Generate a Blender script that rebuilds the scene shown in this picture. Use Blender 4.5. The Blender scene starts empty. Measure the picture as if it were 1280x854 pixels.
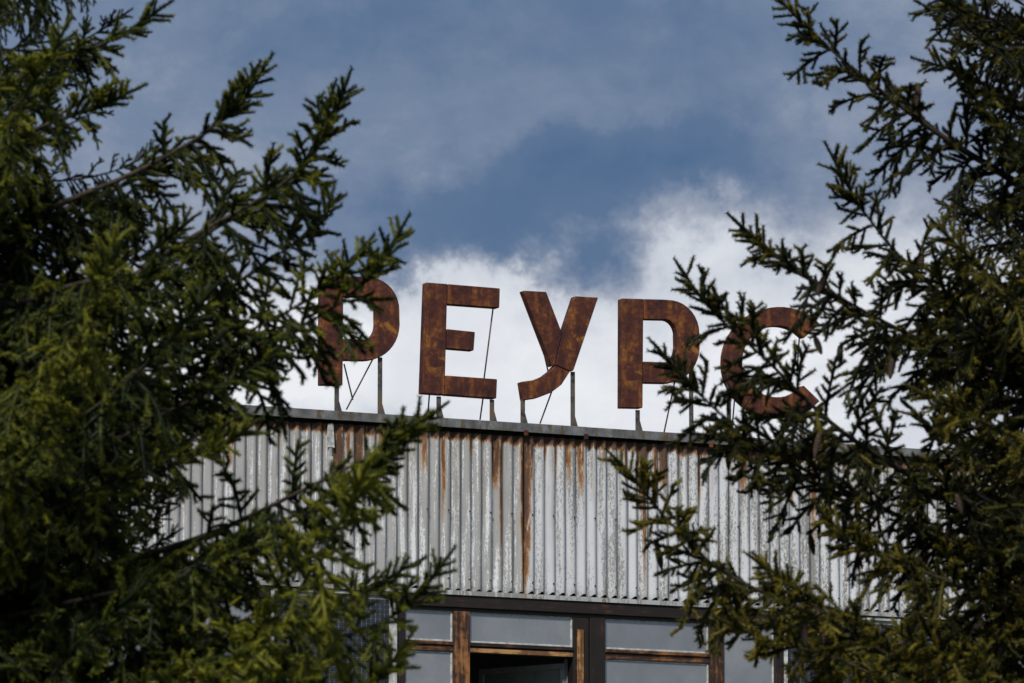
import bpy, bmesh, math, random
import numpy as np
from mathutils import Vector, Matrix

# ------------------------------------------------------------------ camera, sky, sun, exposure
R = math.radians
scene = bpy.context.scene
col = scene.collection
CAM_Z, PITCH, LENS, SENSOR = 1.7, R(8.8), 200.0, 36.0
cam_data = bpy.data.cameras.new('camera')
cam = bpy.data.objects.new('camera', cam_data)
col.objects.link(cam)
cam.location = (0, 0, CAM_Z)
cam.rotation_euler = (R(90) + PITCH, 0, 0)
cam_data.lens = LENS
cam_data.sensor_width = SENSOR
cam_data.clip_end = 4000
cam_data.dof.use_dof = True
cam_data.dof.focus_distance = 54.0
cam_data.dof.aperture_fstop = 9.5
scene.camera = cam

FPX = LENS / SENSOR * 1280.0
def ray(px, py):
    x, y = (px - 640.0) / FPX, (427.0 - py) / FPX
    c, s = math.cos(PITCH), math.sin(PITCH)
    return Vector((x, c - y * s, s + y * c))
def at(px, py, depth):                       # point at a given distance in front of the viewer
    r = ray(px, py)
    return Vector((0, 0, CAM_Z)) + r * (depth / r.y)
def proj(p):
    c, s = math.cos(PITCH), math.sin(PITCH)
    d = Vector(p) - Vector((0, 0, CAM_Z))
    f = d.y * c + d.z * s
    return 640 + FPX * d.x / f, 427 - FPX * (-d.y * s + d.z * c) / f

SUN_EL, SUN_AZ = R(44), R(-163)              # azimuth from +Y towards +X: behind the viewer, to the left
world = bpy.data.worlds.new('World'); scene.world = world; world.use_nodes = True
sun_data = bpy.data.lights.new('sun', 'SUN'); sun_data.energy = 3.2; sun_data.angle = R(8); sun_data.color = (1, .95, .87)
sun = bpy.data.objects.new('sun', sun_data); col.objects.link(sun)
sd = Vector((math.sin(SUN_AZ) * math.cos(SUN_EL), math.cos(SUN_AZ) * math.cos(SUN_EL), math.sin(SUN_EL)))
sun.rotation_euler = sd.to_track_quat('Z', 'Y').to_euler()
scene.view_settings.view_transform = 'Standard'
scene.view_settings.look = 'None'
scene.view_settings.exposure = 0.0
scene.view_settings.gamma = 1.0

# ------------------------------------------------------------------ node helpers
class NT:
    def __init__(s, tree): s.t = tree; s.n = tree.nodes; s.l = tree.links
    def put(s, sock, v):
        if hasattr(v, 'is_linked') or isinstance(v, bpy.types.NodeSocket): s.l.new(v, sock)
        else: sock.default_value = v
    def math(s, op, a, b=None, c=None, clamp=False):
        n = s.n.new('ShaderNodeMath'); n.operation = op; n.use_clamp = clamp
        s.put(n.inputs[0], a)
        if b is not None: s.put(n.inputs[1], b)
        if c is not None: s.put(n.inputs[2], c)
        return n.outputs[0]
    def add(s, a, b): return s.math('ADD', a, b)
    def sub(s, a, b): return s.math('SUBTRACT', a, b)
    def mul(s, a, b, clamp=False): return s.math('MULTIPLY', a, b, clamp=clamp)
    def mx(s, a, b): return s.math('MAXIMUM', a, b)
    def step(s, v, lo, hi, a=0.0, b=1.0):                     # smoothstep
        n = s.n.new('ShaderNodeMapRange'); n.interpolation_type = 'SMOOTHSTEP'
        s.put(n.inputs[0], v); s.put(n.inputs[1], lo); s.put(n.inputs[2], hi); n.inputs[3].default_value = a; n.inputs[4].default_value = b
        return n.outputs[0]
    def vec(s, x, y, z):
        n = s.n.new('ShaderNodeCombineXYZ')
        for i, v in enumerate((x, y, z)): s.put(n.inputs[i], v)
        return n.outputs[0]
    def noise(s, v, scale=1.0, detail=4, rough=.55, dist=0.0):
        n = s.n.new('ShaderNodeTexNoise'); s.put(n.inputs['Vector'], v)
        n.inputs['Scale'].default_value = scale; n.inputs['Detail'].default_value = detail
        n.inputs['Roughness'].default_value = rough; n.inputs['Distortion'].default_value = dist
        return n.outputs[0]
    def ramp(s, f, stops, mode='LINEAR'):
        n = s.n.new('ShaderNodeValToRGB'); n.color_ramp.interpolation = mode
        e = n.color_ramp.elements
        while len(e) < len(stops): e.new(.5)
        for q, (p, c) in zip(e, stops): q.position = p; q.color = (*c, 1)
        s.put(n.inputs[0], f)
        return n.outputs[0]
    def mix(s, f, a, b, mode='MIX'):
        n = s.n.new('ShaderNodeMix'); n.data_type = 'RGBA'; n.blend_type = mode
        s.put(n.inputs[0], f)
        for sock, v in ((n.inputs[6], a), (n.inputs[7], b)):
            s.put(sock, (*v, 1) if isinstance(v, tuple) and len(v) == 3 else v)
        return n.outputs[2]
    def obj(s):
        n = s.n.new('ShaderNodeTexCoord'); return n.outputs['Object']
    def xyz(s, v):
        n = s.n.new('ShaderNodeSeparateXYZ'); s.put(n.inputs[0], v); return n.outputs
    def rand(s):
        return s.n.new('ShaderNodeObjectInfo').outputs['Random']
    def bump(s, h, strength=.3, dist=.01):
        n = s.n.new('ShaderNodeBump'); n.inputs['Strength'].default_value = strength; n.inputs['Distance'].default_value = dist
        s.put(n.inputs['Height'], h); return n.outputs[0]

def material(name):
    m = bpy.data.materials.new(name); m.use_nodes = True
    nt = NT(m.node_tree); b = m.node_tree.nodes['Principled BSDF']
    return m, nt, b

# ------------------------------------------------------------------ sky
w = NT(world.node_tree)
for n in list(w.n): w.n.remove(n)
sky = w.n.new('ShaderNodeTexSky'); sky.sky_type = 'NISHITA'; sky.sun_disc = False
sky.sun_elevation = SUN_EL; sky.sun_rotation = SUN_AZ
gen = w.n.new('ShaderNodeTexCoord').outputs['Generated']
dx, dy, dz = w.xyz(gen)
az = w.math('ARCTAN2', dx, dy); el = w.math('ARCSINE', dz)
warp = w.noise(gen, 14, 8, .66)
warp2 = w.noise(w.vec(dy, dz, dx), 16, 8, .66)
azw = w.add(az, w.mul(w.sub(warp, .5), .075)); elw = w.add(el, w.mul(w.sub(warp2, .5), .06))
flat = w.vec(dx, dy, w.mul(dz, 1.9))
big = w.noise(flat, 9, 3, .5)
mid = w.noise(flat, 26, 9, .62, .3)
fine = w.noise(gen, 70, 9, .66, .5)
val = w.add(.49, w.mul(w.sub(big, .5), .45))
val = w.add(val, w.mul(w.sub(mid, .5), .46))
val = w.add(val, w.mul(w.sub(fine, .5), .24))
# cloud banks: (px, py, half width, half height, amount) in the picture, kept as azimuth and elevation
for px, py, rx, ry, amt in ((560, 470, 520, 130, .42), (890, 320, 130, 80, .34), (250, 420, 300, 120, .22), (1150, 480, 300, 200, .30),
                            (710, 275, 330, 105, -.44), (860, 205, 230, 75, -.22), (420, 250, 160, 120, -.06),
                            (650, 110, 230, 70, .05), (640, 40, 760, 170, -.12), (420, 10, 260, 60, -.06), (1180, 120, 250, 120, .06)):
    a0 = (px - 640) / FPX / math.cos(PITCH); e0 = PITCH + (427 - py) / FPX
    qx = w.mul(w.sub(azw, a0), FPX / rx); qy = w.mul(w.sub(elw, e0), FPX / ry)
    d = w.math('SQRT', w.add(w.mul(qx, qx), w.mul(qy, qy)))
    val = w.add(val, w.step(d, 0.35 if amt > .15 else .15, 1.2, amt, 0.0))
cloud = w.ramp(val, [(0.0, (.068, .130, .255)), (.27, (.112, .178, .30)), (.44, (.180, .240, .355)), (.58, (.32, .365, .46)),
                     (.72, (.58, .62, .69)), (1.0, (.83, .85, .89))])
skyb = w.mix(1.0, sky.outputs[0], (.10, .10, .10), 'MULTIPLY')
thin = w.step(val, .30, .05, 0.0, .06)
out = w.mix(thin, cloud, skyb)
bg = w.n.new('ShaderNodeBackground'); w.put(bg.inputs[0], out); bg.inputs[1].default_value = 1.0
wo = w.n.new('ShaderNodeOutputWorld'); w.l.new(bg.outputs[0], wo.inputs[0])

# ------------------------------------------------------------------ facade frame
YAW = R(25)
P0 = at(640, 530, 54.0)
B_LOC = Vector((P0.x, P0.y, 0.0))
ux = Vector((math.cos(YAW), math.sin(YAW), 0)); uy = Vector((-math.sin(YAW), math.cos(YAW), 0))
def fac(px, py, y0=0.0):                     # facade coordinates (along, up) on the plane y0 behind the facade front
    o = Vector((0, 0, CAM_Z)) - B_LOC; r = ray(px, py)
    t = (y0 - o.dot(uy)) / r.dot(uy)
    p = o + r * t
    return p.dot(ux), p.z
def fx(px, py=640, y0=0.0): return fac(px, py, y0)[0]
def fz(py, px=640, y0=0.0): return fac(px, py, y0)[1]

# ------------------------------------------------------------------ materials
def mat_rust():
    m, n, b = material('rusty_sheet'); o = n.obj(); x, y, z = n.xyz(o)
    a = n.noise(o, 5, 6, .65); c = n.noise(o, 22, 5, .65); s = n.noise(n.vec(n.mul(x, 16), n.mul(y, 16), n.mul(z, 2.2)), 1, 5, .6)
    f = n.add(n.mul(a, .6), n.add(n.mul(c, .25), n.mul(s, .25)))
    cl = n.ramp(f, [(.38, (.016, .010, .011)), (.47, (.052, .019, .017)), (.555, (.092, .030, .020)), (.62, (.18, .062, .022)), (.71, (.36, .15, .03))])
    cl = n.mix(n.step(n.noise(o, 60, 4, .7), .62, .72), cl, (.02, .012, .012))
    cl = n.mix(n.step(n.noise(o, 3.1, 5, .65, .6), .60, .69, 0, .85), cl, (.38, .155, .03))
    cl = n.mix(n.step(n.noise(o, 1.7, 4, .6), .55, .70, 0, .5), cl, (.05, .022, .022))
    n.put(b.inputs['Base Color'], cl); b.inputs['Roughness'].default_value = .78; b.inputs['Specular IOR Level'].default_value = .25
    n.put(b.inputs['Normal'], n.bump(n.add(c, a), .5, .006))
    return m
def mat_post():
    m, n, b = material('weathered_iron'); o = n.obj()
    f = n.noise(o, 14, 5, .65)
    n.put(b.inputs['Base Color'], n.ramp(f, [(.38, (.035, .03, .028)), (.52, (.095, .09, .088)), (.60, (.13, .095, .06)), (.68, (.16, .085, .03))]))
    b.inputs['Roughness'].default_value = .75
    return m
def mat_coping():
    m, n, b = material('galvanised_coping'); o = n.obj(); x, y, z = n.xyz(o)
    f = n.noise(o, 6, 6, .65); g = n.noise(n.vec(n.mul(x, 3), y, n.mul(z, 1)), 4, 5, .6)
    cl = n.ramp(f, [(.35, (.095, .098, .104)), (.50, (.16, .163, .168)), (.64, (.25, .25, .25))])
    cl = n.mix(n.step(g, .50, .64, 0, .85), cl, (.115, .075, .03))
    cl = n.mix(n.step(n.noise(o, 40, 3, .6), .64, .72, 0, .6), cl, (.07, .045, .025))
    n.put(b.inputs['Base Color'], cl); b.inputs['Roughness'].default_value = .6; b.inputs['Metallic'].default_value = .15
    return m
Z_TOP, Z_BOT = fz(543.5), fz(741.5)
def mat_sheet():
    m, n, b = material('peeling_corrugated_sheet'); o = n.obj(); x, y, z = n.xyz(o)
    xs = n.add(x, n.mul(n.sub(n.noise(n.vec(n.mul(x, 3), 0.0, n.mul(z, 1.6)), 1, 3, .6), .5), .035))
    side = n.step(n.add(x, n.mul(n.sub(n.noise(o, 9, 3), .5), .05)), fx(648), fx(660))
    speck = n.noise(n.vec(n.mul(x, 85), n.mul(y, 40), n.mul(z, 34)), 1, 6, .72)
    run = n.noise(n.vec(n.mul(x, 24), n.mul(y, 20), n.mul(z, .9)), 1, 5, .62)
    patch = n.noise(n.vec(n.mul(x, 3.0), 0.0, n.mul(z, .8)), 1, 3, .5)
    lane = n.noise(n.vec(n.mul(x, 8.5), 0.0, n.mul(z, .55)), 1, 3, .6)
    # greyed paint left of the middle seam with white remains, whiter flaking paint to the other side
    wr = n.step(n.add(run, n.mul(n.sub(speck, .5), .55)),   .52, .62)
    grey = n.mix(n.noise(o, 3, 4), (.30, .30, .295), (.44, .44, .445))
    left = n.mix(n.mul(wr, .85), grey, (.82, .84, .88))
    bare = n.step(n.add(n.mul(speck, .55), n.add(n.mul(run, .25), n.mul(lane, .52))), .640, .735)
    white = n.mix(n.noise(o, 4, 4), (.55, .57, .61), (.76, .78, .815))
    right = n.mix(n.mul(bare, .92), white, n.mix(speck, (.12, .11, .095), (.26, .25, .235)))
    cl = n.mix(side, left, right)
    cl = n.mix(n.step(n.rand(), .2, .9, 0, .22), cl, (.42, .42, .43))
    # rust runs from the coping
    H = Z_TOP - Z_BOT; mask = None
    for px, wpx, ln, st in ((424, 8, .75, .9), (450, 6, .6, 1), (437, 3, .4, .6), (478, 6, .3, .55), (498, 5, .25, .9), (532, 6, .5, .5), (556, 3, .9, .6),
                            (590, 5, .3, .55), (621, 7, .5, .95), (627, 3, 1.3, .75), (657, 9, 1.5, 1), (664, 3, .5, .8), (683, 4, .35, .5), (697, 4, .5, .45),
                            (712, 5, .45, .55), (727, 6, .6, .55), (755, 4, .25, .5), (783, 4, .4, .9), (804, 7, .6, 1), (806, 3, 1.4, .8), (820, 3, .45, .7), (831, 7, .4, .95),
                            (876, 3, .6, .8), (930, 6, .4, .8), (990, 6, .5, .8), (1018, 4, .9, .6), (1075, 5, 1.2, .7), (1140, 6, .6, .8), (1215, 5, .5, .6),
                            (350, 5, .3, .5), (290, 6, .5, .6), (215, 5, .4, .8), (120, 6, .6, .7), (40, 5, .4, .7)):
        u = fx(px, 545); wu = wpx / 117.0 * 1.1
        k = n.step(n.math('ABSOLUTE', n.sub(xs, u)), wu * .1, wu, st, 0.0)
        v = n.step(z, Z_TOP - ln * H, Z_TOP - ln * H * .1)
        q = n.mul(k, v); mask = q if mask is None else n.mx(mask, q)
    fringe = n.step(n.add(z, n.mul(n.sub(n.noise(n.vec(n.mul(x, 9), 0.0, z), 1, 4, .65), .5), .22)), Z_TOP - .13, Z_TOP - .01, 0, .95)
    mask = n.mx(mask, fringe)
    grime = n.mul(n.step(n.noise(n.vec(n.mul(x, 13), 0.0, n.mul(z, .7)), 1, 4, .6), .48, .66), n.step(n.add(z, n.mul(n.sub(run, .5), 1.4)), Z_TOP - H * .85, Z_TOP - .1, 0, .60))
    cl = n.mix(grime, cl, (.25, .20, .14))
    brk = n.noise(n.vec(n.mul(x, 40), 0.0, n.mul(z, 5)), 1, 5, .7)
    mask = n.mul(mask, 1.45)
    mask = n.mul(mask, n.step(brk, .32, .56, .40, 1.15))
    rc = n.ramp(n.add(n.mul(mask, .55), n.mul(n.noise(o, 26, 4), .4)), [(.28, (.40, .29, .17)), (.46, (.33, .16, .045)), (.62, (.20, .078, .02)), (.78, (.075, .032, .014))])
    cl = n.mix(n.step(mask, .12, .7, 0, .96), cl, rc)
    dirt = n.step(n.add(z, n.mul(n.sub(speck, .5), .1)), Z_BOT + .10, Z_BOT - .02, 0, .35)
    cl = n.mix(dirt, cl, (.16, .15, .12))
    n.put(b.inputs['Base Color'], cl); b.inputs['Roughness'].default_value = .62; b.inputs['Specular IOR Level'].default_value = .3
    n.put(b.inputs['Normal'], n.bump(n.add(n.mul(bare, -.6), speck), .35, .004))
    return m
def mat_wood(name, dark, worn, bare, amount):
    m, n, b = material(name); o = n.obj(); x, y, z = n.xyz(o)
    gv = n.noise(n.vec(n.mul(x, 34), n.mul(y, 34), n.mul(z, 2.6)), 1, 5, .65)
    gh = n.noise(n.vec(n.mul(x, 2.6), n.mul(y, 34), n.mul(z, 40)), 1, 5, .65)
    nrm = n.n.new('ShaderNodeAttribute'); nrm.attribute_name = 'grain_across'
    g = n.add(n.mul(gv, n.sub(1.0, nrm.outputs['Fac'])), n.mul(gh, nrm.outputs['Fac']))
    big = n.noise(o, 3.1, 4, .6)
    f = n.add(n.mul(g, .42), n.add(n.mul(big, .42), n.mul(n.noise(o, 16, 4, .6), .22)))
    cl = n.ramp(f, [(.40, dark), (.52 , tuple(.55 * d + .45 * k for d, k in zip(dark, worn))), (.60 - amount, worn), (.70 - amount, bare)])
    n.put(b.inputs['Base Color'], cl); b.inputs['Roughness'].default_value = .7
    n.put(b.inputs['Normal'], n.bump(g, .6, .004))
    return m
def mat_plain(name, c, rough=.7, var=.25, sc=5.0, bumpd=.003):
    m, n, b = material(name); o = n.obj()
    f = n.noise(o, sc, 6, .6)
    n.put(b.inputs['Base Color'], n.mix(n.step(f, .3, .7), tuple(v * (1 - var) for v in c), tuple(min(1, v * (1 + var)) for v in c)))
    b.inputs['Roughness'].default_value = rough
    n.put(b.inputs['Normal'], n.bump(n.noise(o, sc * 8, 4, .6), .4, bumpd))
    return m
def mat_glass():
    m, n, b = material('dusty_glass'); o = n.obj(); t = m.node_tree
    t.nodes.remove(b); outn = t.nodes['Material Output']
    tr = n.n.new('ShaderNodeBsdfTransparent'); tr.inputs[0].default_value = (.80, .84, .87, 1)
    gl = n.n.new('ShaderNodeBsdfGlossy'); gl.inputs['Roughness'].default_value = .03; gl.inputs[0].default_value = (.9, .95, 1, 1)
    df = n.n.new('ShaderNodeBsdfDiffuse'); df.inputs[0].default_value = (.58, .59, .60, 1)
    n.put(gl.inputs['Normal'], n.bump(n.noise(o, 2.2, 2), .12, .01))
    fr = n.n.new('ShaderNodeFresnel'); fr.inputs[0].default_value = 1.5
    m1 = n.n.new('ShaderNodeMixShader'); n.put(m1.inputs[0], n.step(n.noise(o, 1.6, 5, .6), .3, .75, .28, .46)); n.l.new(tr.outputs[0], m1.inputs[1]); n.l.new(df.outputs[0], m1.inputs[2])
    m2 = n.n.new('ShaderNodeMixShader'); n.put(m2.inputs[0], n.math('MULTIPLY_ADD', fr.outputs[0], 1.9, .04, clamp=True)); n.l.new(m1.outputs[0], m2.inputs[1]); n.l.new(gl.outputs[0], m2.inputs[2])
    n.l.new(m2.outputs[0], outn.inputs[0])
    return m
def mat_needles(name, boost):
    m, n, b = material(name); t = m.node_tree; outn = t.nodes['Material Output']; e = 1.0 if boost >= 1 else .80
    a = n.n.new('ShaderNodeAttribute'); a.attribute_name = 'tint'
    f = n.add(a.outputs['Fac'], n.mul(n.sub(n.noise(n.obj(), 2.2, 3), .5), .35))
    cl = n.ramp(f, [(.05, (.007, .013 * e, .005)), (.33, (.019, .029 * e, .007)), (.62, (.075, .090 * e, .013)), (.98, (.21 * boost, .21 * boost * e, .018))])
    n.put(b.inputs['Base Color'], cl); b.inputs['Roughness'].default_value = .5; b.inputs['Specular IOR Level'].default_value = .25
    ts = n.n.new('ShaderNodeBsdfTranslucent'); n.put(ts.inputs[0], n.mix(1.0, cl, (1.1, 1.15, .6), 'MULTIPLY'))
    mx = n.n.new('ShaderNodeMixShader'); mx.inputs[0].default_value = .22
    n.l.new(b.outputs[0], mx.inputs[1]); n.l.new(ts.outputs[0], mx.inputs[2]); n.l.new(mx.outputs[0], outn.inputs[0])
    return m
M = dict(rust=mat_rust(), post=mat_post(), coping=mat_coping(), sheet=mat_sheet(),
         wood=mat_wood('dark_weathered_wood', (.006, .004, .004), (.020, .010, .008), (.11, .042, .02), .02),
         worn=mat_wood('bare_brown_wood', (.014, .008, .006), (.085, .034, .015), (.33, .14, .045), .08),
         bead=mat_wood('bare_orange_wood', (.10, .045, .015), (.33, .16, .055), (.50, .28, .11), .10),
         putty=mat_plain('pale_putty', (.50, .52, .50), .8, .35, 20),
         glass=mat_glass(), curtain=mat_plain('pale_curtain', (.62, .63, .64), .9, .12, 3),
         room=mat_plain('grey_interior', (.30, .31, .31), .9, .2, 2), sash=mat_plain('white_sash_paint', (.30, .31, .32), .5, .2, 9),
         tile=mat_plain('dark_mosaic_tile', (.030, .035, .050), .25, .4, 30), grout=mat_plain('pale_grout', (.42, .415, .40), .9, .2, 9),
         plaster=mat_plain('grey_plaster', (.30, .29, .275), .9, .2, 2.5), roof=mat_plain('roof_felt', (.05, .05, .05), .9, .3, 2),
         ground=mat_plain('grass_ground', (.06, .075, .03), 1, .5, .6), bark=mat_plain('spruce_bark', (.055, .040, .030), .9, .45, 18, .01),
         cone=mat_plain('spruce_cone', (.050, .030, .018), .7, .4, 60), batten=mat_plain('dark_batten', (.02, .016, .013), .9, .4, 8),
         needle_l=mat_needles('spruce_needles', 1.0), needle_r=mat_needles('olive_spruce_needles', .95))

# ------------------------------------------------------------------ mesh helpers
def link(name, me, mat=None, parent=None, loc=None):
    o = bpy.data.objects.new(name, me); col.objects.link(o)
    if me is not None and mat is not None and not me.materials: me.materials.append(mat)
    if parent is not None: o.parent = parent
    if loc is not None: o.location = loc
    return o
def empty(name, loc=(0, 0, 0), rz=0.0, parent=None):
    o = bpy.data.objects.new(name, None); col.objects.link(o); o.location = loc; o.rotation_euler = (0, 0, rz); o.empty_display_size = .2
    if parent is not None: o.parent = parent
    return o
def tag(o, label=None, cat=None, group=None, kind=None):
    for k, v in (('label', label), ('category', cat), ('group', group), ('kind', kind)):
        if v: o[k] = v
    return o
def mesh(name, verts, faces, smooth=False):
    me = bpy.data.meshes.new(name); me.from_pydata([tuple(v) for v in verts], [], faces)
    bm = bmesh.new(); bm.from_mesh(me); bmesh.ops.recalc_face_normals(bm, faces=bm.faces); bm.to_mesh(me); bm.free()
    if smooth: me.polygons.foreach_set('use_smooth', [True] * len(me.polygons))
    me.update(); return me
def boxv(x0, x1, y0, y1, z0, z1):
    v = [(x, y, z) for z in (z0, z1) for y in (y0, y1) for x in (x0, x1)]
    return v, [(0, 1, 3, 2), (4, 5, 7, 6), (0, 1, 5, 4), (2, 3, 7, 6), (0, 2, 6, 4), (1, 3, 7, 5)]
def boxes(name, lst, mat, parent=None, bevel=0.0, across=None):
    V, F = [], []
    for b in lst:
        v, f = boxv(*b); k = len(V); V += v; F += [tuple(i + k for i in q) for q in f]
    me = mesh(name, V, F)
    if across is not None:
        at_ = me.attributes.new('grain_across', 'FLOAT', 'POINT'); at_.data.foreach_set('value', [float(across)] * len(V))
    o = link(name, me, mat, parent)
    if bevel: 
        md = o.modifiers.new('edge', 'BEVEL'); md.width = bevel; md.segments = 2; md.limit_method = 'ANGLE'
    return o
def prism(name, poly, y0, y1, mat, parent, off=(0, 0, 0), bevel=.006):     # outline in (x, z), extruded along y
    n = len(poly); ox, oy, oz = off
    V = [(x - ox, y0 - oy, z - oz) for x, z in poly] + [(x - ox, y1 - oy, z - oz) for x, z in poly]
    F = [tuple(range(n)), tuple(range(2 * n - 1, n - 1, -1))] + [(i, (i + 1) % n, n + (i + 1) % n, n + i) for i in range(n)]
    me = mesh(name, V, F); o = link(name, me, mat, parent)
    if bevel:
        md = o.modifiers.new('edge', 'BEVEL'); md.width = bevel; md.segments = 1; md.limit_method = 'ANGLE'; md.angle_limit = R(40)
    return o
def tube_geo(pts, rad, sides=6):
    pts = [Vector(p) for p in pts]; V, F = [], []
    for i, p in enumerate(pts):
        t = (pts[min(i + 1, len(pts) - 1)] - pts[max(i - 1, 0)]).normalized()
        a = t.cross(Vector((0, 0, 1)))
        if a.length < 1e-3: a = Vector((1, 0, 0))
        a.normalize(); b = t.cross(a)
        r = rad[i] if hasattr(rad, '__len__') else rad
        for k in range(sides):
            g = 2 * math.pi * k / sides; V.append(p + a * (r * math.cos(g)) + b * (r * math.sin(g)))
        if i:
            q = (i - 1) * sides
            F += [(q + k, q + (k + 1) % sides, q + sides + (k + 1) % sides, q + sides + k) for k in range(sides)]
    F += [tuple(range(sides - 1, -1, -1)), tuple(range(len(V) - sides, len(V)))]
    return V, F
def tube(name, pts, rad, mat, parent, sides=6, smooth=True):
    V, F = tube_geo(pts, rad, sides); return link(name, mesh(name, V, F, smooth), mat, parent)

# ------------------------------------------------------------------ ground
g = boxes('ground', [(-1500, 1500, -600, 2500, -.5, 0)], M['ground']); tag(g, kind='structure')

# ------------------------------------------------------------------ building
XL, XR = fx(-420), fx(1700)
DEPTH = 12.0
bld = empty('building', B_LOC, YAW)
tag(bld, 'weathered flat-roofed building with rust-streaked corrugated parapet above brown wooden windows', 'building')
zc_t, zc_b = fz(528.8), fz(539.8)
z_fl = fz(746.8)                                         # lower edge of the drip strip
YF = .06                                                 # front of the wooden frames behind the sheets
z_pt, z_pb, z_rb = fz(767.5, 640, YF), fz(805.5, 640, YF), fz(818.5, 640, YF)
z_sill = z_pb - 1.62
# parapet backing, roof, body
boxes('parapet_wall', [(XL, XR, .075, .33, z_fl + .02, zc_t - .012)], M['batten'], bld)
boxes('roof', [(XL, XR, .335, DEPTH, zc_b - .9, zc_b - .72)], M['roof'], bld)
boxes('wall', [(XL, XR, .10, .40, 0, z_sill - .06), (XL, XL + .3, .405, DEPTH, 0, zc_b - .91), (XR - .3, XR, .405, DEPTH, 0, zc_b - .91),
               (XL + .305, XR - .305, DEPTH - .3, DEPTH, 0, zc_b - .91)], M['plaster'], bld)
boxes('interior_wall', [(XL + .31, XR - .31, 4.2, 4.3, z_sill - .9, z_pt + .35)], M['room'], bld)
boxes('interior_ceiling', [(XL + .31, XR - .31, .34, 4.19, z_pt + .22, z_pt + .30)], M['room'], bld)
boxes('interior_floor', [(XL + .31, XR - .31, .41, 4.19, z_sill - .95, z_sill - .80)], M['room'], bld)
# corrugated sheets
PITCH_C = .1105
seam0 = fx(657, 545); sheet_w = PITCH_C * 9.5
rnd = random.Random(4)
def sheet(x0, nper, phase):
    prof = [(0, 0), (.16, 0), (.28, -.006), (.40, -.025), (.50, -.035), (.62, -.038), (.74, -.036), (.83, -.025), (.92, -.006)]
    V, F = [], []; cols = []
    lean = rnd.uniform(-.006, .006); push = .007 * phase + rnd.uniform(0, .003); drop = rnd.uniform(-.006, .006)
    for k in range(nper + 1):
        for fr, d in prof:
            xx = (k + fr) * PITCH_C
            if xx > nper * PITCH_C + 1e-6: break
            cols.append((xx, d))
    jit = [rnd.uniform(-.003, .003) for _ in range(nper + 2)]
    for xx, d in cols:
        j = jit[int(xx / PITCH_C)]
        crest = -d / .038
        for r, z in enumerate((Z_BOT + .026 * crest ** 2, Z_BOT + .5, (Z_BOT + Z_TOP) / 2, Z_TOP - .4, Z_TOP - rnd.uniform(0, .006))):
            V.append((x0 + xx + (j if crest else 0) * .6, .045 + d - push + lean * r / 4 + j * .4 * math.sin(r) + (rnd.uniform(-.004, .004) if 0 < r < 4 else 0), z + drop))
    for c in range(len(cols) - 1):
        for r in range(4): F.append((c * 5 + r, c * 5 + 5 + r, c * 5 + 6 + r, c * 5 + 1 + r))
    return mesh('corrugated_sheet', V, F, True)
x = seam0
while x > XL: x -= PITCH_C * 10
xs = x; k_ = 0
while xs < XR - .2:
    k_ = 1 - k_
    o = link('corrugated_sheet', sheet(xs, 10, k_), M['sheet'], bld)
    xs += PITCH_C * 10
V, F = [], []
xx = x
while xx < XR - .3:
    for zz in (Z_TOP - .07, Z_BOT + .11, (Z_TOP + Z_BOT) / 2):
        cx_ = xx + .65 * PITCH_C; k = len(V)
        for yy, rr_ in ((-.003, .010), (-.0075, .007)):
            V += [(cx_ + rr_ * math.cos(q * math.pi / 3), yy - .006, zz + rr_ * math.sin(q * math.pi / 3)) for q in range(6)]
        F += [tuple(k + 6 + q for q in range(6))] + [(k + q, k + (q + 1) % 6, k + 6 + (q + 1) % 6, k + 6 + q) for q in range(6)]
    xx += PITCH_C * 2
tag(link('screw_heads', mesh('screw_heads', V, F), M['rust'], bld), kind='stuff')
# torn strip of sheeting at a seam
sx = fx(413, 545)
V, F = [], []
for i in range(12):
    zz = Z_TOP - .01 - i * .075; wv = .030 + rnd.uniform(-.012, .012)
    V += [(sx - wv + rnd.uniform(-.006, .006), -.004 - rnd.uniform(0, .012), zz), (sx + wv * .4, .002 - rnd.uniform(.0, .02), zz - rnd.uniform(-.01, .01)), (sx + wv, -.004, zz)]
    if i and i not in (4, 8): F += [(i * 3 - 3, i * 3 - 2, i * 3 + 1, i * 3), (i * 3 - 2, i * 3 - 1, i * 3 + 2, i * 3 + 1)]
tag(link('torn_seam_strip', mesh('torn_seam_strip', V, F), M['putty'], bld), 'torn flaking strip over a sheet seam')
# drip strip below the sheets
xx = XL; k = 0
while xx < XR - .1:
    e = min(xx + 2.35, XR)
    boxes('drip_strip', [(xx + .003, e, .012 + .003 * (k % 2), .022 + .003 * (k % 2), z_fl, Z_BOT + .002)], M['sheet'], bld)
    xx = e; k += 1
# coping
cuts = [XL] + [fx(p, 530) for p in (-270, -38, 193, 424, 655, 728, 886, 1117, 1350)] + [XR]
for i in range(len(cuts) - 1):
    a, b = cuts[i], cuts[i + 1]; dzz = rnd.uniform(-.004, .004); pr = .003 * (i % 2)
    boxes('coping', [(a - .02 * (i % 2), b + .02 * (i % 2), -.040 - pr, -.034 - pr, zc_b + dzz, zc_t + dzz + pr), (a - .02 * (i % 2), b + .02 * (i % 2), -.034 - pr, .42, zc_t - .006 + dzz + pr, zc_t + dzz + pr)], M['coping'], bld, .002)
for p in (495, 655, 730, 886, 300):
    c = fx(p, 540)
    boxes('coping_clip', [(c - .022, c + .022, -.052, -.044, zc_b - .035, zc_b + .018)], M['rust'], bld, .002)
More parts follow.
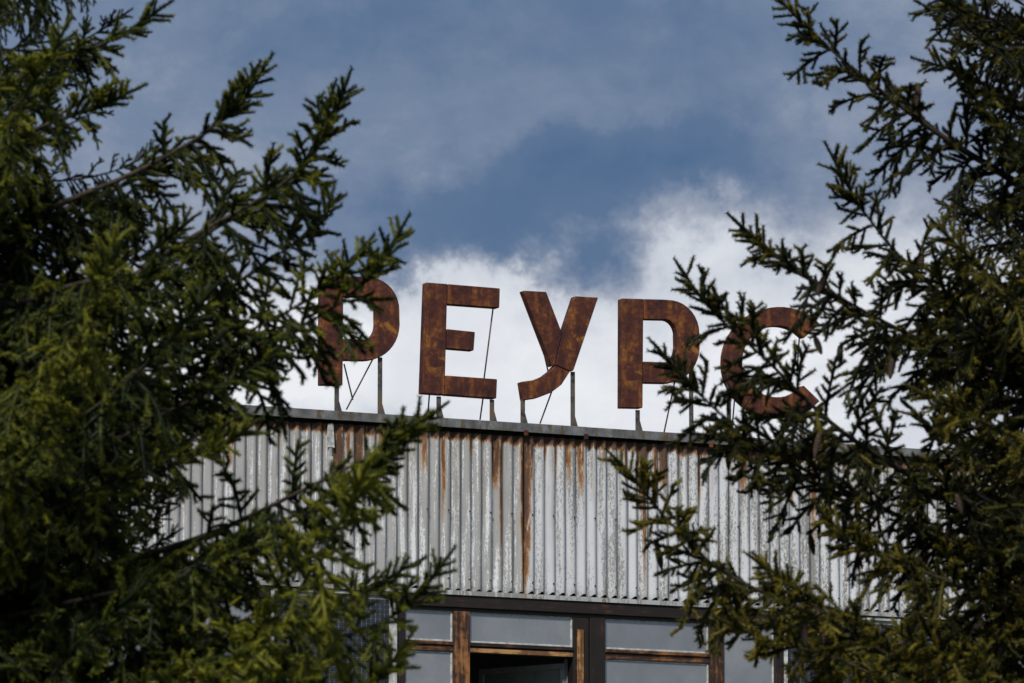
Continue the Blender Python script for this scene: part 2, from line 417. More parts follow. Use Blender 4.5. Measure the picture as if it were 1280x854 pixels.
# mosaic piers
PIER_L, PIER_R = fx(337, 790, YF), fx(495, 790, YF)
BAY_R = fx(979, 790, YF)
pier_w = PIER_R - PIER_L; bay_w = BAY_R - PIER_R; module = pier_w + bay_w
tile_me = None
def pier(x0):
    p = empty('mosaic_pier', (x0, 0, 0), 0, bld)
    global tile_me
    zt, zb = z_fl - .012, z_sill - .6
    boxes('grout_panel', [(.001, pier_w - .001, YF - .005, YF + .12, zb, zt)], M['grout'], p)
    boxes('edge_strip', [(0, .035, YF - .03, YF - .006, zb, zt)], M['putty'], p, .003)
    boxes('edge_strip', [(pier_w - .035, pier_w, YF - .03, YF - .006, zb, zt)], M['putty'], p, .003)
    boxes('top_strip', [(.037, pier_w - .037, YF - .028, YF - .006, zt - .03, zt)], M['putty'], p, .003)
    if tile_me is None:
        V, F = [], []; st = .047; rr = random.Random(9)
        nx = int((pier_w - .08) / st); nz = int((zt - zb - .04) / st)
        for i in range(nx):
            for j in range(nz):
                if rr.random() < .004: continue
                a = .042 + i * st; b_ = zb + .005 + j * st; t = .006
                v, f = boxv(a + t / 2, a + st - t / 2, YF - .010 - rr.uniform(0, .002), YF - .0055, b_ + t / 2, b_ + st - t / 2)
                k = len(V); V += v; F += [tuple(q + k for q in ff) for ff in f if ff != (2, 3, 7, 6)]
        tile_me = mesh('mosaic_tiles', V, F)
    tag(link('mosaic_tiles', tile_me, M['tile'], p), kind='stuff')
for k in (-1, 0, 1): pier(PIER_L + module * k)
# window bays
def wood(name, b, p, mat='wood', across=0, bev=.004): return boxes(name, [b], M[mat], p, bev, across)
def bay(x0, open_pane):
    p = empty('window_bay', (x0, 0, 0), 0, bld)
    X = lambda px: fx(px, 790, YF) - PIER_R
    posts = [(0.002, X(507)), (X(566.5), X(587)), (X(716.5), X(736)), (X(737), X(756)), (X(886.5), X(905)), (X(968), bay_w - .002)]
    for i, (a, b) in enumerate(posts):
        wood('post', (a, b, YF - .012 * (i % 2), YF + .13, z_sill, z_pt), p, ('wood', 'worn', 'wood', 'wood', 'worn', 'wood')[i])
    wood('head_beam', (.001, bay_w - .001, YF - .030, YF + .14, z_pt + .035, z_fl - .004), p, 'wood', 1)
    wood('head_moulding', (.001, bay_w - .001, YF - .006, YF + .12, z_pt + .001, z_pt + .034), p, 'wood', 1)
    wood('sill', (.001, bay_w - .001, YF - .06, YF + .2, z_sill - .055, z_sill - .001), p, 'worn', 1)
    gaps = [(posts[i][1], posts[i + 1][0]) for i in (0, 1, 3, 4)]
    for i, (a, b) in enumerate(gaps):
        a += .001; b -= .001
        full = (i == 3)
        rows = [(z_pb, z_pt, False), (z_sill, z_rb, i == open_pane)]
        if full: rows = [(z_sill, z_pt, False)]
        else:
            wood('rail', (a, b, YF + .004, YF + .11, z_rb + .002, z_pb - .040), p, 'worn' if i != 1 else 'wood', 1)
            wood('drip_ledge', (a, b, YF - .014, YF + .09, z_pb - .036, z_pb - .002), p, 'wood' if i == 1 else 'worn', 1)
            if i == 1: wood('bead', (a + .004, b - .004, YF - .008, YF + .003, z_rb + .004, z_rb + .045), p, 'bead', 1, .003)
        for z0, z1, is_open in rows:
            if is_open: continue
            f = .016; yg = YF + .028
            for nm, bb in (('glazing_bead', (a, b, yg - .012, yg + .01, z0, z0 + f)), ('glazing_bead', (a, b, yg - .012, yg + .01, z1 - f * .7, z1)),
                           ('glazing_bead', (a, a + f * .6, yg - .012, yg + .01, z0 + f, z1 - f * .7)), ('glazing_bead', (b - f, b, yg - .012, yg + .01, z0 + f, z1 - f * .7))):
                boxes(nm, [bb], M['putty'] if z1 - z0 < .5 or nm else M['wood'], p, .002)
            boxes('pane', [(a + f * .6, b - f, yg - .001, yg + .003, z0 + f, z1 - f * .7)], M['glass'], p)
            yi = YF + .17                                # inner sash and the blind behind it
            s = .05
            boxes('inner_sash', [(a - .01, a + s, yi, yi + .04, z0 - .02, z1 + .02), (b - s * .6, b + .01, yi, yi + .04, z0 - .02, z1 + .02),
                                 (a + s, b - s * .6, yi, yi + .04, z0 - .02, z0 + s * .3), (a + s, b - s * .6, yi, yi + .04, z1 - s * .3, z1 + .02)], M['sash'], p)
            # soft blind with shallow folds
            V, F = [], []; nn = 30
            part = 1.0 if (z1 - z0 < .5 or full) else .42
            for q in range(nn + 1):
                xq = a - .02 + (b - a + .04) * part * q / nn
                yq = YF + .27 + .012 * math.sin(q * 1.3 + i) + .008 * math.sin(q * 2.9)
                V += [(xq, yq, z0 - .03), (xq, yq + .004, z1 + .03)]
                if q: F.append((2 * q - 2, 2 * q, 2 * q + 1, 2 * q - 1))
            link('blind', mesh('blind', V, F, True), M['curtain'], p)
    # bare strip nailed on the double post
    wood('post_strip', (X(721), X(729), YF - .018, YF - .001, z_sill + .2, z_pt - .12), p, 'bead', 0, .003)
    if open_pane is not None:
        a, b = gaps[open_pane]
        s = link('open_sash', None, None, p); s.location = (b - .02, YF + .16, 0); s.rotation_euler = (0, 0, R(-62))
        wd = b - a - .06; z0, z1 = z_sill + .02, z_rb - .04
        for bb in ((-wd, 0, 0, .04, z1 - .05, z1), (-wd, 0, 0, .04, z0, z0 + .05), (-wd, -wd + .05, .0, .04, z0 + .051, z1 - .051), (-.05, 0, 0, .04, z0 + .051, z1 - .051)):
            boxes('sash_bar', [bb], M['sash'], s, .003)
        boxes('sash_pane', [(-wd + .051, -.051, .018, .022, z0 + .051, z1 - .051)], M['glass'], s)
        boxes('reveal', [(b + .002, b + .06, YF + .135, YF + .22, z_sill, z_rb)], M['sash'], p)
bay(PIER_R - module, None); bay(PIER_R, 1); bay(PIER_R + module, None)

# ------------------------------------------------------------------ roof sign letters
YL = .16                                                 # letter fronts, standing back on the coping
DL = .10
def L(*pts): return [fac(px, py, YL) for px, py in pts]
def arc(cx, cy, rx, ry, a0, a1, n=14):
    return [(cx + rx * math.cos(R(a0 + (a1 - a0) * i / n)), cy - ry * math.sin(R(a0 + (a1 - a0) * i / n))) for i in range(n + 1)]
def letter(label, px_base, posts, plates, rods):
    bx, _ = fac(px_base, 530, YL)
    base = B_LOC + ux * bx + uy * YL; base.z = zc_t
    e = empty('sign_letter', base, YAW); tag(e, label, 'sign letter', 'letters of the rooftop sign')
    off = (bx, YL, zc_t)
    for i, (nm, poly) in enumerate(plates):
        prism(nm, L(*poly), YL - .003 * (i % 2), YL + DL - .002 * i, M['rust'], e, off)
    for px, top in posts:
        c = fx(px, 500, YL + .05) - bx; zt = fz(top, px, YL) - zc_t
        po = boxes('post', [(c - .024, c + .024, .030, .036, .002, zt), (c + .018, c + .024, .0365, .085, .002, zt)], M['post'], e, .002)
        boxes('base_plate', [(c - .055, c + .055, .0, .12, .0005, .008)], M['post'], e, .001)
        V = [(c + .025, .03, .009), (c + .062, .03, .009), (c + .025, .03, .13), (c + .025, .036, .009), (c + .062, .036, .009), (c + .025, .036, .13)]
        link('gusset', mesh('gusset', V, [(0, 1, 2), (3, 5, 4), (0, 3, 4, 1), (1, 4, 5, 2), (2, 5, 3, 0)]), M['post'], e)
    for (ax, ay, ad), (bx2, by, bd) in rods:
        pa = fac(ax, ay, YL + ad); pb = fac(bx2, by, YL + bd)
        tube('brace_rod', [(pa[0] - bx, ad, pa[1] - zc_t), (pb[0] - bx, bd, pb[1] - zc_t)], .0075, M['post'], e, 6)
def r_letter(x0, y0, sc=1.0):
    """plates of the letter P-shape from its top left corner in the picture"""
    s = lambda dx_, dy_: (x0 + dx_ * sc, y0 + dy_ * sc)
    stem = [s(0, 0), s(27, .8), s(26, 137), s(-.4, 136.5)]
    ocx, ocy = 56, 53.5
    bowl = [s(27.4, .9), s(52, 1.5)] + [s(*q) for q in arc(58, 44, 39, 42, 82, 0, 8)] + [s(97, 62)] + [s(*q) for q in arc(55, 62, 42, 44, 0, -90, 10)] + [s(26.8, 105.5)]
    inner = [s(26.9, 79), s(54, 80)] + [s(*q) for q in arc(54, 60, 15, 20, -80, 0, 6)] + [s(69, 46)] + [s(*q) for q in arc(54, 46, 15, 19.5, 0, 85, 6)] + [s(27.2, 26)]
    return [('stem', stem), ('bowl', bowl + inner)]
letter('rusty sheet-metal letter Р at the start of the row, crossed by a spruce tip', 436, [(420, 480), (474, 446)], r_letter(402.5, 344.5),
       [((466, 449, .1), (433, 512, .1)), ((430, 455, .15), (441, 500, .15))])
letter('rusty sheet-metal letter Е with three arms, between the first Р and У', 575, [(547.5, 495), (614, 499)],
       [('stem', [(533, 353), (559.5, 355), (556, 493.5), (528, 491.5)]), ('arm', [(560, 355.2), (625, 360.5), (624.2, 385), (559.5, 380.3)]),
        ('arm', [(558.8, 411.3), (594, 415), (592.3, 438.3), (558.2, 435.6)]), ('arm', [(557.2, 469.4), (621.5, 474), (620.5, 498.2), (556.6, 493.5)])],
       [((616.5, 384, .1), (605, 474, .1)), ((604, 496, .12), (600, 525, .12)), ((537, 490, .12), (535, 516, .12))])
tail_up = [(694, 456.8), (688, 464), (680, 470), (668, 475), (651.5, 477.3)]
tail_dn = [(655, 500), (672, 497.5), (689, 491), (702, 481), (712.5, 464.8)]
letter('rusty sheet-metal letter У with forked arms and hooked tail', 684, [(652.5, 498), (715, 464)],
       [('short_arm', [(654.2, 363.3), (683, 364.8), (703, 417), (693.6, 456.4), (690.5, 458)]),
        ('long_arm', [(719, 370.3), (747.8, 372), (716.8, 463.5), (713, 464.3), (694.1, 456.4), (703.4, 417.2)]),
        ('tail', tail_up + tail_dn)],
       [((678, 433, .12), (685, 464, .12)), ((689.5, 490, .12), (675, 529.5, .12))])
letter('rusty sheet-metal letter Р between У and С, second of its shape in the row', 820, [(796, 512), (863, 462)], r_letter(777.5, 373), 
       [((845, 470, .12), (830, 541, .12))])
co = arc(975, 453, 69.5, 69.5, 44, 128, 12), arc(975, 453, 69.5, 69.5, 128.6, 232, 14), arc(975, 453, 69.5, 69.5, 232.6, 316, 12)
ci = arc(972, 452, 44, 44.5, 41, 128, 12), arc(972, 452, 44, 44.5, 128.6, 232, 14), arc(972, 452, 44, 44.5, 232.6, 318, 12)
letter('rusty sheet-metal letter С at the far end of the row, half hidden by spruce', 975, [(910, 470), (1001, 510)],
       [('arc_plate', a + b[::-1]) for a, b in zip(co, ci)], [((999, 424, .12), (996, 470, .12)), ((919, 490, .12), (914, 548, .12))])

# ------------------------------------------------------------------ spruces
rng = np.random.default_rng(11)
UP = np.array((0., 0., 1.))
def nrm(v): return v / (np.linalg.norm(v) + 1e-9)
def smooth_path(ctrl, step):
    c = [np.array(p, float) for p in ctrl]
    c = [2 * c[0] - c[1]] + c + [2 * c[-1] - c[-2]]
    pts = []
    for i in range(1, len(c) - 2):
        a, b, d, e = c[i - 1:i + 3]; n = max(2, int(np.linalg.norm(d - b) / step))
        for k in range(n):
            t = k / n
            pts.append(.5 * ((2 * b) + (-a + d) * t + (2 * a - 5 * b + 4 * d - e) * t * t + (-a + 3 * b - 3 * d + e) * t ** 3))
    pts.append(c[-2]); return np.array(pts)
class Branch:
    """A main limb, its side branches and hanging twigs: wood tubes, needle-bearing shoots and places for cones."""
    def __init__(s, rg, droop, flat, dens, tint): s.rg = rg; s.wood = []; s.sh = []; s.runs = []; s.cones = []; s.droop = droop; s.flat = flat; s.dens = dens; s.tint = tint; s.hang = .6 if droop > 1 else .4
    def twig(s, p, d, ln, droop, order, t0, r0):
        rg = s.rg; step = .035; n = max(2, int(ln / step)); step = ln / n
        pts = [p]; dirs = []
        if ln < .2: droop *= .35
        wob = rg.normal(0, .07, 3)
        for i in range(n):
            if ln < .2: wob = wob * .5
            d = nrm(d + wob * .25 + rg.normal(0, .022, 3) - UP * droop * step / .035 * .10 * (.5 + i / n))
            if i > n * .7 and order == 2: d = nrm(d + UP * droop * .10)
            dirs.append(d); p = p + d * step; pts.append(p)
        bare = int(n * max(0, (ln - .55)) / ln) if order == 2 else 0
        tint = t0 + rg.normal(0, .20)
        for i in range(n):
            if i >= bare: s.sh.append((pts[i], pts[i + 1], tint + .36 * (i + 1) / n, 1.0 if i < n - 1 else .8))  # yellower young tips, raised further as painted sun highlights
        s.runs.append((pts[bare:], tint + .1))
        if order <= 3 and ln > .10: s.wood.append((pts, r0))
        if ln > (.13 if order == 2 else .19) and order < 4:
            gap = .034 / s.dens if order == 2 else .05
            q = .035 + rg.uniform(0, .03); sg = 1 if rg.random() < .5 else -1
            while q < ln - .012:
                i = min(n - 1, int(q / step)); b = pts[i] + dirs[i] * (q - i * step); t = dirs[i]
                l3 = min(.056 + (ln - q) * .20, .13 if order == 2 else .08) * rg.uniform(.7, 1.2)
                sd_ = np.cross(t, UP)
                sd_ = nrm(sd_) if np.linalg.norm(sd_) > .15 else nrm(rg.normal(0, 1, 3))
                u = np.cross(sd_, t); ph = rg.normal(0, s.flat * 1.6); a = rg.uniform(.6, 1.0)
                s.twig(b, nrm(t * math.cos(a) + (sd_ * sg * math.cos(ph) + u * math.sin(ph)) * math.sin(a)), l3, droop * .7, order + 1, t0 + .05, r0 * .5)
                sg = -sg; q += gap * rg.uniform(.7, 1.4)
        if order == 2 and ln > .22 and rg.random() < s.cone_p:
            s.cones.append(pts[-1 if rg.random() < .5 else n // 2])
    def build(s, pts, r_base, l2max=.75, k2=.46, start=.12, cone_p=.0, upcurl=0.0):
        rg = s.rg; s.cone_p = cone_p
        sl = np.linalg.norm(np.diff(pts, axis=0), axis=1); cum = np.concatenate([[0], np.cumsum(sl)]); Lt = cum[-1]
        rad = [max(.0028, r_base * (1 - c / Lt) ** .9) for c in cum]
        s.main = (pts, rad); s.L = Lt
        for i in range(len(pts) - 1):
            rem = Lt - cum[i]
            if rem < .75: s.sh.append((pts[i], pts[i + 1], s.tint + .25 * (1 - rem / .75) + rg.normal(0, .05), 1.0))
        k0 = int(np.searchsorted(cum, Lt - .45)); s.runs.append((list(pts[k0:]), s.tint + .1))
        q = Lt * start; sg = 1
        while q < Lt - .10:
            i = min(len(sl) - 1, int(np.searchsorted(cum, q, side='right') - 1)); t = nrm(pts[i + 1] - pts[i]); b = pts[i] + t * (q - cum[i])
            rem = Lt - q
            sd_ = nrm(np.cross(t, UP)); u = np.cross(sd_, t)
            hang = rem > .38 and rg.random() < s.hang
            if rem < .42:                                  # the growing end: short stout shoots all round
                ln = (.066 + rem * .22) * rg.uniform(.7, 1.2); ph = rg.uniform(-1.5, 1.5); a = rg.uniform(.6, .95)
            elif hang:                                     # hanging comb of twigs below the limb
                ln = min(.12 + rem * k2 * .8, l2max) * rg.uniform(.55, 1.15); ph = -rg.uniform(.3, 1.45); a = rg.uniform(.9, 1.35)
            else:
                ln = min(.10 + rem * k2 * .62, l2max * .8) * rg.uniform(.5, 1.15); ph = rg.normal(.15, .6); a = rg.uniform(.7, 1.1)
            d = nrm(t * math.cos(a) + (sd_ * sg * math.cos(ph) + u * math.sin(ph)) * math.sin(a))
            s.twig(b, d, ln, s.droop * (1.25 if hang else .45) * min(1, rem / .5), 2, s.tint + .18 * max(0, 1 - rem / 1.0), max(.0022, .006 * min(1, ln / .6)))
            sg = -sg; q += (.018 if rem < .42 else .034) / s.dens * rg.uniform(.7, 1.35)
    def wood_mesh(s):
        V, F = tube_geo([Vector(p) for p in s.main[0]], s.main[1], 7)
        for pts, r0 in s.wood:
            if len(pts) < 3: continue
            v, f = tube_geo([Vector(p) for p in pts[::2]], [max(.0012, r0 * (1 - i / (len(pts[::2])))) for i in range(len(pts[::2]))], 3)
            k = len(V); V += v; F += [tuple(i + k for i in q) for q in f]
        me = bpy.data.meshes.new('branch'); me.from_pydata([tuple(v) for v in V], [], F); me.polygons.foreach_set('use_smooth', [True] * len(me.polygons)); me.update()
        return me
    def needle_mesh(s, per_m=800, nl=.0205, nw=.0056):
        rg = s.rg
        A = np.array([q[0] for q in s.sh]); B = np.array([q[1] for q in s.sh]); T = np.array([q[2] for q in s.sh])
        D = B - A; ln = np.linalg.norm(D, axis=1); X = D / ln[:, None]
        cnt = np.maximum(3, np.rint(ln * per_m * rg.uniform(.8, 1.2, len(ln))).astype(int)); idx = np.repeat(np.arange(len(ln)), cnt); N = len(idx)
        t = rg.random(N); base = A[idx] + D[idx] * t[:, None]; ax = X[idx]
        rv = rg.normal(0, 1, (N, 3)); rv[:, 2] += .35; rv -= ax * (rv * ax).sum(1)[:, None]; rv /= np.linalg.norm(rv, axis=1)[:, None]
        a = rg.uniform(.75, 1.25, N)[:, None]
        d = ax * np.cos(a) + rv * np.sin(a)
        wv = np.cross(d, rg.normal(0, 1, (N, 3))); wv /= np.linalg.norm(wv, axis=1)[:, None]
        l = nl * rg.uniform(.85, 1.1, N)[:, None]
        P = np.empty((N, 3, 3)); P[:, 0] = base - wv * nw / 2; P[:, 1] = base + wv * nw / 2; P[:, 2] = base + d * l
        # closely packed inner needles of each shoot: a rough tapering sheath
        V = [P.reshape(-1, 3)]; Q = []; QT = []; nv = N * 3; K = 5
        ang = np.arange(K) * 2 * math.pi / K
        for pts, tint in s.runs:
            p = np.array(pts); m = len(p); tg = np.gradient(p, axis=0); tg /= np.linalg.norm(tg, axis=1)[:, None]
            a_ = np.cross(tg, (.31, .87, .38)); a_ /= np.linalg.norm(a_, axis=1)[:, None]; b_ = np.cross(tg, a_)
            r = .0078 * rg.uniform(.6, 1.4, (m, K)); r[0] *= .5; r[-1] *= .55
            ring = p[:, None] + a_[:, None] * (np.cos(ang)[None, :, None] * r[:, :, None]) + b_[:, None] * (np.sin(ang)[None, :, None] * r[:, :, None])
            V.append(ring.reshape(-1, 3))
            i0 = nv + (np.arange(m - 1) * K)[:, None] + np.arange(K)[None]; i1 = nv + (np.arange(m - 1) * K)[:, None] + ((np.arange(K) + 1) % K)[None]
            Q.append(np.stack([i0, i1, i1 + K, i0 + K], -1).reshape(-1, 4)); QT.append(np.full((m - 1) * K, tint - .12 + .2 * rg.random())); nv += m * K
        V = np.concatenate(V); Q = np.concatenate(Q); QT = np.concatenate(QT); M_ = len(Q)
        me = bpy.data.meshes.new('foliage'); me.vertices.add(nv); me.loops.add(N * 3 + M_ * 4); me.polygons.add(N + M_)
        me.vertices.foreach_set('co', V.reshape(-1)); me.loops.foreach_set('vertex_index', np.concatenate([np.arange(N * 3), Q.reshape(-1)]).astype(np.int32))
        me.polygons.foreach_set('loop_start', np.concatenate([np.arange(0, N * 3, 3), N * 3 + np.arange(0, M_ * 4, 4)]).astype(np.int32))
        me.update(calc_edges=True)
        at_ = me.attributes.new('tint', 'FLOAT', 'FACE'); at_.data.foreach_set('value', np.concatenate([T[idx] + rg.normal(0, .06, N), QT]).astype(np.float32))
        return me
# cone mesh: hanging spindle with stepped scales
def cone_mesh():
    V, F = [], []; n = 8; rows = 9; Ln = .105
    for i in range(rows * 2 + 1):
        t = i / (rows * 2); r = .0165 * math.sin(math.pi * min(.97, .08 + t * .9)) ** .6 * (1.12 if i % 2 else .88)
        for k in range(n):
            a = 2 * math.pi * (k + .5 * (i // 2 % 2)) / n; V.append((r * math.cos(a), r * math.sin(a), -t * Ln))
        if i:
            q = (i - 1) * n; F += [(q + k, q + (k + 1) % n, q + n + (k + 1) % n, q + n + k) for k in range(n)]
    F += [tuple(range(n)), tuple(range(len(V) - n, len(V)))]
    return mesh('cone', V, F)
CONE = cone_mesh(); CONE.materials.append(M['cone'])
TRIS = 0
def add_branch(tree, base, b, nmat, per_m, twins=()):
    global TRIS
    o = link('branch', b.wood_mesh(), M['bark'], tree); o.location = 0, 0, 0
    nm = b.needle_mesh(per_m); TRIS += sum(len(q.vertices) - 2 for q in nm.polygons)
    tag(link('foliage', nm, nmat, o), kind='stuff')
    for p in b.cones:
        c = link('cone', CONE, None, o); c.location = Vector(p); c.rotation_euler = (b.rg.normal(0, .15), b.rg.normal(0, .15), b.rg.uniform(0, 6)); c.scale = (1, 1, b.rg.uniform(.85, 1.15))
    p0, p1 = Vector(b.main[0][0]), Vector(b.main[0][-1])
    for ang, sc in twins:                                  # neighbouring boughs of the same whorl
        t = o.copy(); col.objects.link(t); t.parent = tree
        t.matrix_basis = Matrix.Translation(p0) @ Matrix.Rotation(R(ang), 4, (p1 - p0).normalized()) @ Matrix.Scale(sc, 4) @ Matrix.Translation(-p0)
        for ch in o.children:
            if ch.name.startswith('foliage'):
                c = ch.copy(); col.objects.link(c); c.parent = t
    return o
def protos(seed, n, droop, flat, dens, per_m, nmat, cone_p):
    out = []
    for i in range(n):
        rg = np.random.default_rng(seed + i); Ln = 2.1
        ctrl = [(0, 0, 0), (.55, rg.normal(0, .05), -.04 + rg.normal(0, .03)), (1.2, rg.normal(0, .08), -.02 + rg.normal(0, .05)), (1.75, rg.normal(0, .1), .16), (2.1, rg.normal(0, .12), .42)]
        b = Branch(rg, droop, flat, dens, .12); b.build(smooth_path(ctrl, .05), .020, .52, .38, .14, cone_p)
        nm = b.needle_mesh(per_m); nm.materials.append(nmat); wm = b.wood_mesh(); wm.materials.append(M['bark'])
        global TRIS; TRIS += sum(len(q.vertices) - 2 for q in nm.polygons)
        out.append((wm, nm, b.main[0], b.cones))
    return out
def inside_ok(pxy, limit, sign):
    x_, y_ = pxy
    if y_ < -60 or y_ > 910: return True
    ys = [q[1] for q in limit]; xs_ = [q[0] for q in limit]
    return sign * (np.interp(y_, ys, xs_) - x_) > 0
def spruce(label, px, depth, top, base_r, hand, hand_par, pr, nmat, limit, sign, seed, zlo, zhi, spread, whorl, skip):
    base = at(px, 427, depth); base.z = 0
    tree = empty('spruce_tree', base); tag(tree, label, 'spruce tree', 'spruces in front of the building')
    rg = np.random.default_rng(seed)
    hs = np.linspace(0, top, 30)
    tube('trunk', [(rg.normal(0, .012), rg.normal(0, .012), h) for h in hs], [max(.012, base_r * (1 - h / top) ** .85 * (1.25 if h < .3 else 1)) for h in hs], M['bark'], tree, 10)
    boff = np.array(base)
    for i, (ctrl, kw) in enumerate(hand):
        par = dict(hand_par); par.update(kw)
        pts = [np.array(at(*c)) - boff for c in ctrl]
        p0 = pts[0].copy(); pts = [np.array((0, 0, p0[2]))] + pts[1:]
        b = Branch(np.random.default_rng(seed * 100 + i), par['droop'], par['flat'], par['dens'], par['tint'])
        b.build(smooth_path(pts, .05), par['r'], par['l2'], par['k2'], .15, par['cone'])
        add_branch(tree, base, b, nmat, par['per_m'], par.get('twins', ()))
    z = zlo; cnt = 0
    while z < zhi:
        a0 = rg.uniform(0, 6.28)
        k = 5 + (rg.random() < .5)
        for j in range(k):
            az_ = a0 + j * 2 * math.pi / k + rg.normal(0, .18); ln = (top - z) * spread * rg.uniform(.75, 1.1)
            if rg.random() < skip: continue
            wm, nm, axis, cones = pr[rg.integers(len(pr))]
            tilt = rg.normal(-.08, .10) * -1 if z > top * .55 else rg.normal(.10, .10)
            flip = rg.random() < .5
            zz = z + rg.uniform(-.12, .12)
            sc = ln / 2.1
            ok = False
            while sc > .3:
                mt = Matrix.Translation((0, 0, zz)) @ Matrix.Rotation(az_, 4, 'Z') @ Matrix.Rotation(tilt, 4, 'Y') @ Matrix.Scale(sc, 4)
                ok = True
                for q in axis[::4]:
                    if not inside_ok(proj(base + (mt @ Vector(q))), limit, sign): ok = False; break
                if ok: break
                sc -= .12
            if not ok: continue
            o = link('branch', wm, None, tree); o.rotation_mode = 'XYZ'
            o.location = (0, 0, zz); o.rotation_euler = (Matrix.Rotation(az_, 4, 'Z') @ Matrix.Rotation(tilt, 4, 'Y')).to_euler()
            s1 = max(.55, sc); o.scale = (sc, s1 if not flip else -s1, s1); cnt += 1
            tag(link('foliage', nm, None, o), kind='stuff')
            for c in cones[:2]:
                q = link('cone', CONE, None, o); q.location = Vector(c)
        z += whorl * rg.uniform(.8, 1.2)
    return tree
DL_, DR_ = 25.0, 28.0
left_hand = [  # boughs with their own tint: sunlit look painted into the needle colour
    ([(-90, 330, DL_), (60, 262, 24.7), (190, 205, 24.5), (290, 140, 24.4), (342, 66, 24.3)], dict(twins=((34, .965),))),
    ([(-90, 470, DL_), (80, 400, 24.6), (235, 300, 24.3), (350, 232, 24.1), (405, 170, 24.0), (440, 84, 23.9)], dict(r=.026, twins=((34, .965),))),
    ([(-90, 620, DL_), (130, 520, 24.5), (300, 440, 24.1), (400, 395, 23.9), (468, 340, 23.8), (513, 266, 23.7)], dict(l2=.44, twins=((-30, .93),))),
    ([(-90, 560, DL_), (100, 470, 24.8), (230, 400, 24.7), (330, 330, 24.6), (400, 280, 24.5), (420, 225, 24.5)], dict(l2=.44)),
    ([(-90, 770, DL_), (100, 715, 24.3), (250, 672, 23.8), (380, 612, 23.5), (480, 560, 23.3), (562, 502, 23.2)], dict(r=.028, twins=((34, .965),))),
    ([(-90, 930, DL_), (150, 870, 24.0), (330, 815, 23.5), (450, 790, 23.2), (515, 750, 23.0), (570, 682, 23.0)], dict(twins=((-30, .95),))),
    ([(-60, 1010, DL_), (150, 930, 23.2), (320, 800, 22.2), (410, 680, 21.7), (455, 590, 21.5), (480, 548, 21.5)], dict(tint=.58, l2=.42)),
    ([(-60, 1060, DL_), (200, 990, 23.3), (390, 900, 22.4), (470, 850, 22.1), (520, 785, 22.0)], dict(tint=.48, l2=.45)),
    ([(-60, 1000, DL_), (100, 960, 23.2), (230, 890, 22.4), (310, 800, 22.0), (350, 735, 21.9)], dict(tint=.48, l2=.5)),
    ([(-90, 150, DL_), (50, 85, 24.7), (140, 50, 24.6), (217, 0, 24.5)], {}),
    ([(-90, 250, DL_), (40, 165, 24.3), (120, 135, 24.1), (184, 105, 24.0)], dict(tint=.32)),
    ([(-90, 540, DL_), (0, 500, 23.6), (80, 420, 22.8), (130, 340, 22.5), (150, 268, 22.5)], dict(tint=.44, l2=.45)),
    ([(-90, 640, DL_), (0, 600, 23.4), (60, 520, 22.8), (100, 440, 22.5)], dict(tint=.40, l2=.5)),
    ([(-90, 700, DL_), (60, 640, 23.9), (180, 590, 23.5), (270, 560, 23.3), (330, 520, 23.2)], dict(tint=.34)),
    ([(-90, 240, DL_), (0, 160, 23.6), (50, 90, 23.2), (90, 20, 23.0)], dict(tint=.42)),
    ([(-90, 680, DL_), (60, 600, 24.2), (200, 520, 23.9), (300, 470, 23.8), (372, 425, 23.7)], dict(l2=.44)),
    ([(-90, 800, DL_), (60, 760, 24.0), (180, 730, 23.4), (280, 690, 23.0), (345, 640, 22.9)], dict(l2=.4)),
    ([(-60, 1080, DL_), (150, 1010, 23.0), (280, 930, 22.2), (370, 860, 21.9), (420, 800, 21.8)], dict(tint=.46, l2=.5)),
    ([(-90, 400, DL_), (20, 380, 24.0), (110, 352, 23.6), (190, 350, 23.4), (250, 330, 23.3)], dict(r=.030)),
]
left_limit = [(205, -60), (205, 0), (150, 60), (135, 130), (190, 190), (185, 250), (235, 330), (270, 400), (280, 500), (230, 560), (215, 640), (250, 700), (280, 760), (330, 860), (340, 910)]
pl = protos(300, 4, 1.5, .35, .85, 760, M['needle_l'], .02)
spruce('dense dark green spruce with drooping twigs, crossing the first letters of the sign', -90, DL_, 13.5, .20, left_hand,
       dict(droop=1.25, flat=.32, dens=1.12, tint=.18, r=.022, l2=.42, k2=.34, cone=.012, per_m=800), pl, M['needle_l'], left_limit, 1, 5, 2.6, 11.5, .285, .27, .06)
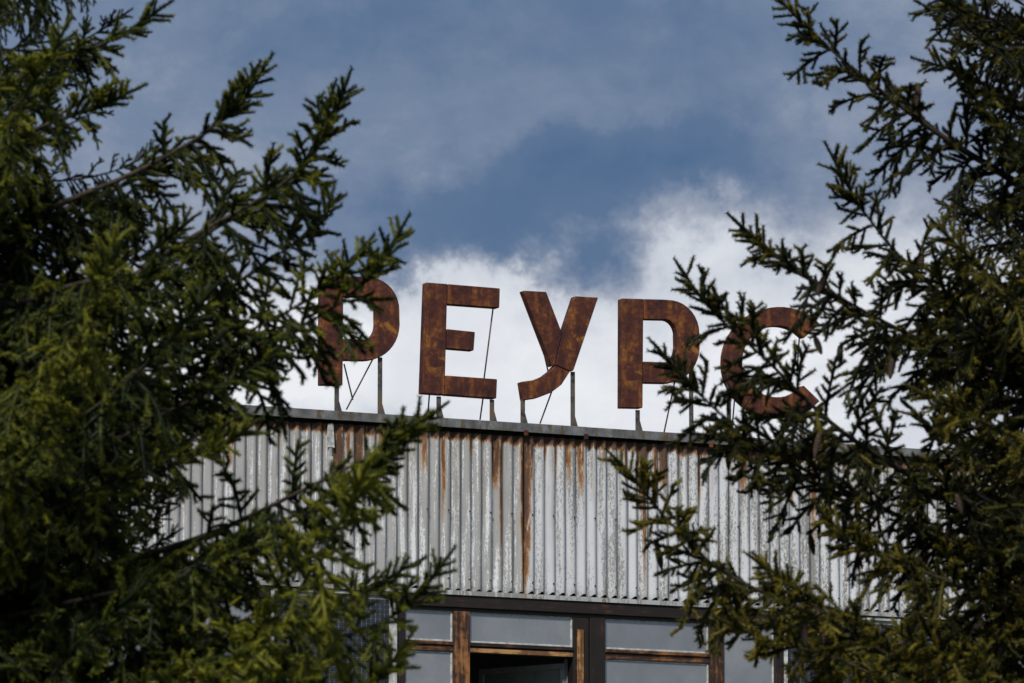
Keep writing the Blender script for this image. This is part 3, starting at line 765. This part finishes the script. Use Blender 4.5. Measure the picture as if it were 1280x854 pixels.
right_hand = [
    ([(1400, 320, DR_), (1280, 235, 27.6), (1180, 172, 27.3), (1090, 105, 27.1), (1020, 45, 27.0), (960, -15, 26.9)], dict(r=.028)),
    ([(1400, 440, DR_), (1250, 410, 27.4), (1150, 345, 27.0), (1078, 262, 26.8), (1030, 176, 26.7)], dict(l2=.42)),
    ([(1400, 540, DR_), (1250, 470, 27.3), (1130, 415, 26.8), (1030, 360, 26.5), (960, 312, 26.4), (908, 266, 26.3)], dict(l2=.5)),
    ([(1400, 700, DR_), (1200, 625, 27.0), (1060, 545, 26.5), (960, 452, 26.2), (890, 388, 26.0), (842, 323, 25.9)], dict(r=.028)),
    ([(1400, 760, DR_), (1180, 670, 27.2), (1010, 590, 26.6), (910, 525, 26.3), (855, 472, 26.1), (810, 422, 26.0)], {}),
    ([(1400, 900, DR_), (1200, 840, 27.0), (1010, 765, 26.3), (900, 712, 26.0), (830, 645, 25.8), (787, 592, 25.7), (756, 560, 25.6)], dict(r=.030, tint=.34)),
    ([(1400, 190, DR_), (1290, 140, 27.5), (1210, 95, 27.2), (1138, 72, 27.1)], dict(l2=.5)),
    ([(1400, 120, DR_), (1300, 60, 27.6), (1230, 20, 27.4), (1140, -12, 27.3)], dict(l2=.5)),
    ([(1400, 1010, DR_), (1180, 890, 26.5), (1050, 825, 26.0), (960, 800, 25.8), (890, 770, 25.7)], dict(tint=.40)),
    ([(1400, 800, DR_), (1220, 740, 26.6), (1110, 695, 26.3), (1050, 665, 26.2), (1015, 625, 26.1)], dict(tint=.34)),
    ([(1400, 960, DR_), (1200, 870, 26.2), (1080, 800, 25.6), (1000, 740, 25.4), (930, 690, 25.3)], dict(tint=.36)),
    ([(1400, 620, DR_), (1300, 560, 26.6), (1210, 520, 26.0), (1130, 480, 25.8)], dict(tint=.38)),
    ([(1400, 470, DR_), (1300, 400, 26.8), (1220, 330, 26.3), (1160, 270, 26.1)], dict(tint=.30)),
    ([(1400, 980, DR_), (1300, 900, 26.4), (1200, 830, 25.7), (1100, 780, 25.4)], dict(tint=.42)),
]
right_limit = [(1170, -60), (1170, 0), (1200, 80), (1200, 200), (1165, 260), (1150, 330), (1140, 400), (1120, 470), (1090, 540), (1130, 580), (1190, 640), (1120, 720), (1040, 780), (1000, 860), (990, 910)]
pr_ = protos(700, 4, .75, .55, .85, 760, M['needle_r'], .05)
spruce('olive green spruce bearing brown cones, standing before the letter С', 1400, DR_, 14.0, .21, right_hand,
       dict(droop=.7, flat=.5, dens=1.28, tint=.14, r=.022, l2=.40, k2=.34, cone=.10, per_m=800), pr_, M['needle_r'], right_limit, -1, 8, 2.8, 11.5, .275, .25, .08)
